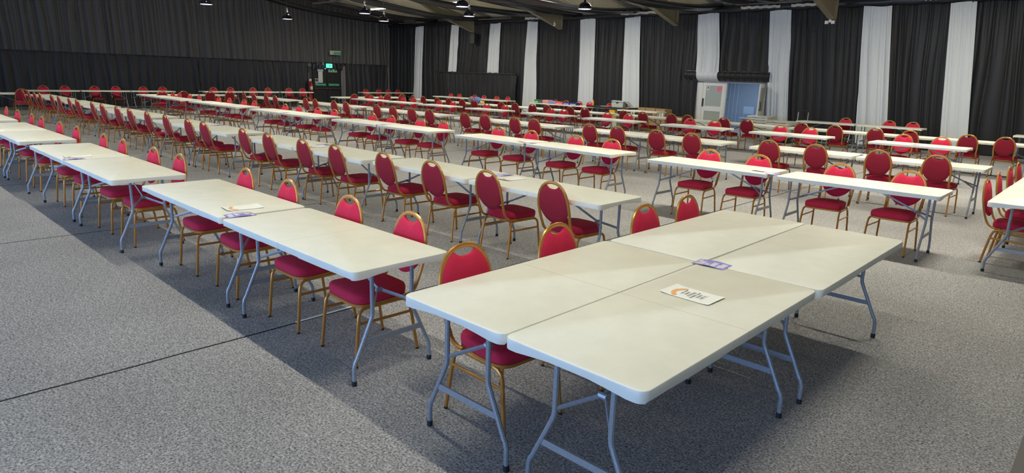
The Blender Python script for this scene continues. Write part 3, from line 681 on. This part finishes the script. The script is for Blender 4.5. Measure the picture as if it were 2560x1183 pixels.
def board(name, y0, y1, z0, z1, mtl, label, x=FX+.04, th=.01, cat='sign'):
    t = empty(name, (x, (y0+y1)/2, z0)); tag(t, label, cat); MB().box(0, th, (y0-y1)/2, (y1-y0)/2, 0, z1-z0).build('panel', mtl, t, smooth=False); return t
RX = (PI/2, 0, PI/2)
for a, b_, q in ((19.39, 20.1, 'left'), (20.25, 20.97, 'right')):
    t = board('push_bar_sign', a, b_, 1.07, 1.20, M['green'], f'green push bar to open strip on the {q} fire door leaf'); text_mesh('lettering', 'Push bar to open', .085, M['paper'], t, (.012, 0, .065), RX)
t = board('exit_sign', 20.36, 21.07, 2.82, 3.05, M['pale'], 'pale green fire exit sign high on the left drapes above the door', x=-34.1)
MB().box(-.42, 0, -.05, .05, .1, .14).build('wall_bracket', M['white'], t, smooth=False)
MB().box(.011, .013, -.10, .33, .03, .15).build('green_field', M['green'], t, smooth=False)
text_mesh('lettering', 'Fire exit', .09, M['paper'], t, (.015, .11, .09), RX)
mb = MB(); mb.box(.011, .014, -.30, -.20, .04, .19); mb.build('running_figure_box', M['paper'], t, smooth=False)
mb = MB()
for pts in (((-.26, .155), (-.245, .10), (-.27, .06)), ((-.245, .10), (-.225, .06)), ((-.275, .12), (-.25, .14), (-.225, .12))): mb.tube([(.016, y, z) for y, z in pts], .006, 5)
mb.cyl((.014, -.245, .172), (.018, -.245, .172), .011, 8); mb.build('running_figure', M['green'], t)
t = board('lit_exit_sign', 20.03, 20.40, 2.08, 2.31, M['greenlit'], 'glowing green emergency exit light box over the fire door', x=-34.0, th=.06)
MB().box(.061, .064, -.02, .03, .05, .18).build('figure_mark', M['paper'], t, smooth=False)
MB().box(-.15, 0, -.03, .03, .1, .16).build('bracket', M['white'], t, smooth=False)
t = board('fire_exit_sign', 20.29, 20.84, 1.84, 2.01, M['pale'], 'small white and green sign at the top of the right fire door leaf', x=FX+.03)
for y_, w_ in ((-.18, .09), (-.04, .05), (.02, .03), (.12, .05), (.20, .06)): MB().box(.011, .013, y_-w_/2, y_+w_/2, .03, .13).build('pictogram', M['green'], t, smooth=False)
t = board('notice_board', 19.62, 19.89, 1.24, 1.86, M['paper'], 'tall pale notice taped to the left fire door leaf')
for i in range(7): MB().box(.011, .0125, -.09, .09-.02*(i % 3), .07+i*.075, .085+i*.075).build('text_line', M['pale'], t, smooth=False)
t = board('notice_header', 19.58, 19.94, 1.87, 2.0, M['lilac2'], 'grey header card above the tall notice on the fire door')
t = board('safety_notice', 19.41, 19.6, 1.21, 1.47, M['paper'], 'small blue and orange notice on the left fire door leaf')
MB().box(.011, .0125, -.08, .08, .10, .23).build('blue_field', M['blue_print'], t, smooth=False); MB().box(.011, .0125, -.08, .08, .02, .09).build('orange_field', M['orange'], t, smooth=False)
t = board('door_lamp', 19.95, 20.05, 2.0, 2.06, M['white'], 'small white lamp beside the glowing exit box', x=-34.05, cat='lamp')
t = empty('fire_extinguisher', (-33.95, 19.03, 0)); tag(t, 'red fire extinguisher on a red stand left of the fire door', 'fire extinguisher')
MB().lathe([(.001, .72), (.075, .73), (.08, .78), (.08, 1.12), (.06, 1.20), (.025, 1.24), (.02, 1.28), (.001, 1.28)], 16).build('cylinder', M['redp'], t)
MB().lathe([(.0815, .86), (.0815, 1.04)], 16).build('label_band', M['paper'], t)
mb = MB(); mb.box(-.02, .02, -.03, .06, 1.28, 1.31); mb.box(-.02, .02, -.03, .05, 1.33, 1.345); mb.build('valve', M['blackmatt'], t, smooth=False)
MB().tube([(.0, .03, 1.29), (.03, .10, 1.2), (.03, .10, .95), (.03, .09, .85)], .012, 7).build('hose', M['blackmatt'], t)
mb = MB(); mb.box(-.10, -.08, -.09, .09, 0, 1.45); mb.box(-.12, .12, -.12, .12, 0, .03); mb.box(-.09, .09, -.09, .09, .68, .72); mb.build('stand', M['redp'], t, smooth=False)
MB().box(-.08, -.075, -.07, .07, 1.30, 1.44).build('id_card', M['paper'], t, smooth=False)

# ------------------------------------------------------------------ white double doors and blue corridor
d = empty('door_2', (DX0, 24.9, 0)); d['kind'] = 'structure'
fr = MB(); fr.box(0, .24, -.03, .05, 0, 1.98); fr.box(.24, .27, -.03, .08, 0, 1.98); fr.box(0, DX1-DX0, -.03, .08, 1.96, 2.06); fr.box(1.24, 1.28, -.02, .06, 0, 1.96); fr.box(2.84, 2.9, -.03, .08, 0, 1.98)
fr.build('door_frame', M['white'], d, smooth=False)
lf = MB(); x0, x1 = .28, 1.23
lf.box(x0, x0+.13, -.025, .02, .01, 1.95); lf.box(x1-.13, x1, -.025, .02, .01, 1.95); lf.box(x0+.13, x1-.13, -.025, .02, 1.83, 1.95); lf.box(x0+.13, x1-.13, -.025, .02, .82, 1.02); lf.box(x0+.13, x1-.13, -.025, .02, .01, .30)
lf = lf.build('door_leaf', M['white'], d, smooth=False)
mb = MB(); mb.box(x0+.12, x1-.12, -.004, .004, 1.01, 1.84); mb.box(x0+.12, x1-.12, -.004, .004, .29, .83); mb.build('pane', M['glass'], lf, smooth=False)
MB().box(x0+.02, x0+.065, -.07, -.03, 1.0, 1.32).build('pull_handle', M['blackmatt'], lf, smooth=False)
MB().box(x0+.15, x0+.27, -.013, -.006, 1.66, 1.80).build('safety_sticker', M['paper'], lf, smooth=False)
MB().cyl((x0+.21, -.018, 1.745), (x0+.21, -.012, 1.745), .035, 16).build('sticker_disc', M['inkblue'], lf)
MB().box(x0+.17, x0+.25, -.016, -.008, 1.61, 1.655).build('yellow_sticker', M['goldprint'], lf, smooth=False)
MB().box(x0+.60, x0+.80, -.013, -.006, 1.60, 1.82).build('pink_sticker', M['pink_print2'], lf, smooth=False)
mb = MB(); mb.tube([(x0+.70+.06*math.cos(a*PI/10), -.016, 1.71+.06*math.sin(a*PI/10)) for a in range(20)], .005, 5, closed=True); mb.tube([(x0+.66, -.016, 1.75), (x0+.74, -.016, 1.67)], .005, 5); mb.build('prohibition_ring', M['red_print'], lf)
# open leaf, swung into the hall
lf2 = MB(); lf2.box(-.02, .02, -.77, 0, .01, 1.95); lf2 = lf2.build('door_leaf', M['white'], d, smooth=False)
lf2.location = (2.83, -.03, 0); lf2.rotation_euler = (0, 0, math.radians(10))
MB().box(.02, .026, -.63, -.14, .95, 1.82).build('pane', M['glass'], lf2, smooth=False)
mb = MB(); mb.tube([(.02, -.67, 1.30), (.07, -.67, 1.28), (.08, -.67, 1.15), (.07, -.67, 1.02), (.02, -.67, 1.0)], .014, 8); mb.build('pull_handle', M['blackmatt'], lf2)
mb = MB(); CX0, CX1, CY1 = -15.6, -10.3, 29.6
mb.box(CX0, CX1, CY1, CY1+.1, 0, 2.6); mb.box(CX0-.1, CX0, YR+.2, CY1, 0, 2.6); mb.box(CX1, CX1+.1, YR+.2, CY1, 0, 2.6)
struct(mb.build('wall_corridor', M['blue'], smooth=False))
mb = MB(); mb.box(CX0, CX1, YR+.0, CY1, 2.6, 2.65); struct(mb.build('ceiling_corridor', M['offwhite'], smooth=False))
mb = MB(); mb.box(CX0, CX1, YR+.0, CY1, -.03, .004); struct(mb.build('floor_corridor', M['corr_floor'], smooth=False))
mb = MB()
for xx in (-14.62, -14.12, -13.92, -13.72): mb.box(xx, xx+.07, CY1-.05, CY1, 0, 2.5)
mb.box(-14.55, -14.2, CY1-.06, CY1-.02, 1.2, 2.0); mb.box(CX0, CX1, CY1-.02, CY1, 0, .12)
struct(mb.build('trim_1', M['blue2'], smooth=False))
t = empty('corridor_chair', (-12.85, 28.8, 0)); tag(t, 'blue chair back standing in the blue corridor behind the open door', 'chair')
MB().box(-.25, .25, -.22, .22, .42, .47).build('seat', M['blue'], t, smooth=False)
MB().box(-.25, .25, .19, .22, .62, .95).build('backrest', M['blue'], t, smooth=False)
for a in (-.22, .22):
    for b_ in (-.19, .2): MB().cyl((a, b_, 0), (a, b_, .42 if b_ < 0 else .95), .012, 8).build('leg', M['leg'], t)
area_light('corridor_lamp', (-12.6, 27.2, 2.5), 1.2, .3, 110, (.85, .92, 1))
# draped valance over the doors
def valance(x0, x1, mtl, label, seed):
    prof = [(24.82, 2.42), (24.62, 2.37), (24.55, 2.29), (24.56, 2.20), (24.61, 2.11), (24.70, 2.04), (24.82, 1.99), (24.88, 2.10)]
    mb = MB(); rr = []; n_ = int((x1-x0)/.035)
    for i in range(n_+1):
        X = x0+(x1-x0)*i/n_; f = .022*math.sin(X*24+seed)+.014*math.sin(X*53)
        rr.append([(X, y-(f*.8 if k not in (0, 7) else 0), z) for k, (y, z) in enumerate(prof)])
    mb.rings(rr); return tag(mb.build('valance', mtl, angle=3), label, 'valance', 'rolled valance over the white doors')
valance(-13.80, -13.26, M['black_cloth'], 'black left end of the rolled valance over the white doors', 1)
valance(-13.26, -12.34, M['white_cloth'], 'pale section of the rolled valance over the white doors', 2)
valance(-12.34, -10.30, M['black_cloth'], 'long black section of the rolled valance over the blue doorway', 3)

# ------------------------------------------------------------------ stacked folded tables and trolley
def folded(x, y, z, rz, label, group):
    t = empty('folded_table', (x, y, z), rz); tag(t, label, 'folded table', group)
    mb = MB(); a, b_ = .38, .455
    for z0, z1 in ((.0, .040), (.048, .088)):
        mb.rings([[(px, py, zz) for px, py in ((-a+.03, -b_), (a-.03, -b_), (a, -b_+.03), (a, b_-.03), (a-.03, b_), (-a+.03, b_), (-a, b_-.03), (-a, -b_+.03))] for zz in (z0, z1)])
    mb.build('tabletop', M['table'], t, smooth=False)
    mb = MB()
    mb.tube([(-.30, -b_-.004, .044), (-.20, -b_-.006, .042), (-.16, -b_-.006, .060), (-.05, -b_-.006, .058), (.0, -b_-.006, .040), (.12, -b_-.006, .044), (.28, -b_-.006, .044)], .008, 6)
    mb.box(-.34, -.24, -b_-.008, -b_, .034, .056); mb.box(.20, .33, -b_-.008, -b_, .034, .056); mb.box(a, a+.004, -.08, .08, .04, .05)
    mb.build('latch', M['leg'], t, smooth=False)
    return t
F0 = None
for i in range(9):
    lb = f'folded white table in the taller stack beside the open door, {ORD[i]} from the bottom'
    if F0 is None: F0 = folded(-9.98, 23.75, 0, .0, lb, 'taller stack of folded tables'); t = F0
    else: t = copy_tree(F0); tag(t, lb, 'folded table', 'taller stack of folded tables')
    t.location = (-9.98+rnd.uniform(-.02, .02), 23.75+rnd.uniform(-.02, .02), i*.0905); t.rotation_euler = (0, 0, rnd.uniform(-.03, .03))
for i in range(6):
    t = copy_tree(F0); tag(t, f'folded white table on the trolley, {ORD[i]} from the bottom', 'folded table', 'folded tables on the trolley')
    t.location = (-8.93+rnd.uniform(-.02, .02), 22.98+rnd.uniform(-.02, .02), .195+i*.0885); t.rotation_euler = (0, 0, -.03+rnd.uniform(-.03, .03))
t = empty('platform_trolley', (-8.85, 23.0, 0)); tag(t, 'trolley with chrome handle posts carrying the lower stack of folded tables', 'trolley')
MB().box(-.45, .45, -.5, .5, .15, .19).build('platform', M['blackmatt'], t, smooth=False)
mb = MB(); mb.tube([(.24, .49, .17), (.24, .49, 1.05)], .019, 8); mb.tube([(.58, .49, .17), (.58, .49, 1.05)], .019, 8); mb.build('handle_post', M['chrome'], t)
MB().tube([(.24, .49, 1.05), (.24, .49, 1.10), (.58, .49, 1.10), (.58, .49, 1.05)], .020, 8).build('handle_grip', M['blackmatt'], t)
mb = MB(); mb.box(.2, .62, .47, .51, .15, .19); mb.build('post_bracket', M['blackmatt'], t, smooth=False)
for a in (-.36, .36):
    for b_ in (-.4, .4):
        mb = MB(); mb.cyl((a-.025, b_, .075), (a+.025, b_, .075), .075, 16); mb.mi = 1; mb.cyl((a-.028, b_, .075), (a+.028, b_, .075), .045, 12); mb.mi = 0; mb.box(a-.035, a+.035, b_-.03, b_+.03, .13, .15); mb.build('wheel', [M['rubber'], M['chrome']], t)

# ------------------------------------------------------------------ goods on and under the far tables
def crate(name, x0, x1, y, z0, z1, mtl, label, dp=.28, lidm=None, bandm=None, cat='box'):
    t = empty(name, ((x0+x1)/2, y, z0)); tag(t, label, cat, 'goods by the curtain wall'); h = (x1-x0)/2
    MB().box(-h, h, 0, dp, 0, z1-z0).build('body', mtl, t, smooth=False)
    MB().box(-h-.005, h+.005, -.005, dp+.005, (z1-z0)*.78, z1-z0+.004).build('lid', lidm or mtl, t, smooth=False)
    if bandm: MB().box(-h*.82, h*.82, -.006, -.001, (z1-z0)*.18, (z1-z0)*.52).build('printed_band', bandm, t, smooth=False)
    return t
zt = TH+.001
crate('storage_box', -20.35, -20.10, 22.72, zt, zt+.14, M['green_plastic'], 'small green box, leftmost on the curtain wall table', bandm=M['pale'])
crate('storage_box', -20.08, -19.84, 22.72, zt, zt+.13, M['dark_print'], 'dark green box next to the green one on the curtain wall table', lidm=M['green_plastic'], bandm=M['grey_bag'])
crate('carton', -19.82, -19.50, 22.70, zt, zt+.15, M['peach_print'], 'peach coloured carton on the curtain wall table', dp=.34, lidm=M['peach_print'], bandm=M['lilac_print'])
crate('carton', -19.48, -19.06, 22.70, zt, zt+.115, M['lilac_print'], 'lilac carton with teal band on the curtain wall table', dp=.34, bandm=M['teal_print'])
crate('carton', -19.04, -18.64, 22.70, zt, zt+.11, M['red_print'], 'bright red carton on the curtain wall table', bandm=M['peach_print'])
crate('carton', -18.62, -18.26, 22.70, zt, zt+.10, M['blue_print'], 'blue carton, left of the two on the curtain wall table', bandm=M['lilac2'])
crate('carton', -18.24, -17.86, 22.70, zt, zt+.10, M['navy_print'], 'navy carton, right of the two on the curtain wall table', bandm=M['lilac2'])
# black folding table laid on top of the white ones
t = empty('black_table_panel', (-15.78, 22.48, zt)); tag(t, 'black folded table laid on top of the white curtain wall tables', 'folded table')
MB().box(-1.08, 1.02, -.36, .34, 0, .058).build('panel', M['blackmatt'], t, smooth=False)
mb = MB(); mb.tube([(-1.08, -.36, .058), (1.02, -.36, .058), (1.02, .34, .058), (-1.08, .34, .058)], .008, 6, closed=True); mb.build('edge_trim', M['black'], t)
zb = zt+.068
t = empty('lidded_crate', (-15.35, 22.35, zb), .0); tag(t, 'grey plastic crate with sloping open lid on the black panel', 'crate')
mb = MB(); mb.rings([[(-.26, -.16, 0), (.26, -.16, 0), (.26, .2, 0), (-.26, .2, 0)], [(-.29, -.16, .24), (.27, -.16, .22), (.27, .22, .22), (-.29, .22, .24)]]); mb.build('body', M['grey_plastic'], t, smooth=False)
mb = MB(); mb.rings([[(-.30, -.18, .225), (.28, -.18, .205), (.28, .0, .235), (-.30, .0, .255)], [(-.30, -.18, .24), (.28, -.18, .22), (.28, .0, .25), (-.30, .0, .27)]]); mb.build('lid_flap', M['grey_plastic'], t, smooth=False)
MB().box(-.05, .05, -.185, -.165, .17, .205).build('clip', M['dark_print'], t, smooth=False)
mb = MB(); mb.rings([[(.27, -.1, .24), (.30, -.1, .24), (.50, .1, .02), (.47, .1, .02)], [(.27, .2, .24), (.30, .2, .24), (.50, .3, .02), (.47, .3, .02)]]); mb.build('open_lid', M['grey_plastic'], t, smooth=False)
t = empty('orange_bottle', (-16.72, 22.4, zb)); tag(t, 'pointed orange plastic bottle on the left end of the black panel', 'bottle')
MB().lathe([(.001, 0), (.04, 0), (.042, .1), (.036, .15), (.014, .21), (.001, .24)], 14).build('body', M['orange_plastic'], t)
t = empty('document', (-16.05, 22.3, zb)); tag(t, 'sheets of white paper on the middle of the black panel', 'paper'); MB().box(-.16, .16, -.1, .1, 0, .006).build('page', M['paper'], t, smooth=False)
# under the tables
crate('carton', -15.62, -15.36, 22.05, .55, .80-.07, M['yellow_card'], 'bright yellow carton under the black panel', dp=.25)
t = MB().box(-15.85, -15.2, 22.0, 22.4, 0, .30).build('plastic_crate', M['grey_plastic'], smooth=False); tag(t, 'grey plastic crate on the floor below the yellow carton', 'crate', 'goods by the curtain wall')
t = MB().box(-15.75, -15.25, 22.03, 22.37, .30, .55).build('carton', M['card'], smooth=False); tag(t, 'brown carton between the grey crate and the yellow carton', 'box', 'goods by the curtain wall')
k = 0
for x0, x1, z0, z1, lb in ((-15.3, -14.78, .005, .40, 'lower row, leftmost'), (-14.76, -14.30, .005, .40, 'lower row, second from the left'), (-14.28, -13.84, .005, .40, 'lower row, second from the right'), (-13.82, -13.30, .005, .56, 'lower row, rightmost and taller'),
                           (-15.3, -14.80, .405, .84, 'upper row, leftmost'), (-14.78, -14.34, .405, .84, 'upper row, middle one with open flaps'), (-14.32, -13.88, .405, .83, 'upper row, rightmost with a white label')):
    t = empty('cardboard_box', ((x0+x1)/2, 23.45, z0)); tag(t, 'brown cardboard box piled by the curtains, '+lb, 'box', 'pile of cardboard boxes'); h = (x1-x0)/2
    mb = MB(); mb.box(-h, h, 0, .55, 0, z1-z0); mb.build('carton', M['card'], t, smooth=False)
    MB().box(-h*.6, h*.6, -.004, 0, (z1-z0)*.45, (z1-z0)*.47).build('tape', M['goldprint'], t, smooth=False)
    if 'flaps' in lb: MB().box(-.12, .12, -.006, 0, .08, .3).build('hand_hole', M['card2'], t, smooth=False)
    if 'label' in lb: MB().box(-.02, .16, -.006, 0, .12, .32).build('label_sheet', M['paper'], t, smooth=False)
# clothes and bags on the sixth row
def blob(name, c, r, mtl, label, cat, seed, parts=()):
    rr_ = random.Random(seed); bm = bmesh.new(); bmesh.ops.create_icosphere(bm, subdivisions=4, radius=1)
    ph = [rr_.uniform(0, 6) for _ in range(6)]
    for v in bm.verts:
        p = v.co.copy(); k = 1+.16*math.sin(p.x*5+ph[0])*math.cos(p.z*4+ph[1])+.10*math.sin(p.y*9+ph[2]+p.x*7)+.05*math.sin(p.z*17+ph[3])
        v.co = Vector((p.x*r[0]*k, p.y*r[1]*k, max(-.88, p.z)*r[2]*(k if p.z > -.5 else 1)))
    me = bpy.data.meshes.new(name); bm.to_mesh(me); bm.free(); me.materials.append(mtl); me.shade_smooth()
    o = bpy.data.objects.new(name, me); COL.objects.link(o); o.location = c; tag(o, label, cat, 'things left on the sixth row'); return o
blob('denim_jacket', (-20.10, 18.85, zt+.12), (.22, .17, .135), M['denim'], 'crumpled blue denim jacket on the sixth long row of tables', 'jacket', 3)
blob('grey_bag', (-20.52, 18.9, zt+.125), (.12, .10, .14), M['grey_bag'], 'grey bag beside the denim jacket', 'bag', 5)
blob('yellow_pouch', (-19.66, 18.72, zt+.055), (.12, .09, .062), M['yellow_bag'], 'small yellow patterned pouch right of the denim jacket', 'bag', 8)

# loose bits on the carpet
mb = MB(); mb.box(-.13, .55, 2.8, 5.3, 0, .008); tag(mb.build('floor_mat', M['darkgrey'], smooth=False), 'dark floor mat cut off by the bottom right picture corner', 'mat')
mb = MB(); mb.rings([[(-4.475, 2.28, .001), (-4.45, 2.28, .001), (-4.45, 2.28, .003), (-4.475, 2.28, .003)], [(-4.49, 2.72, .001), (-4.462, 2.72, .001), (-4.462, 2.72, .003), (-4.49, 2.72, .003)], [(-4.50, 3.12, .001), (-4.478, 3.12, .001), (-4.478, 3.12, .003), (-4.50, 3.12, .003)]])
tag(mb.build('pale_strip', M['paper'], smooth=False), 'pale strip on the carpet joint under the nearest row of tables', 'tape')  # thin pale strip lying along the carpet joint
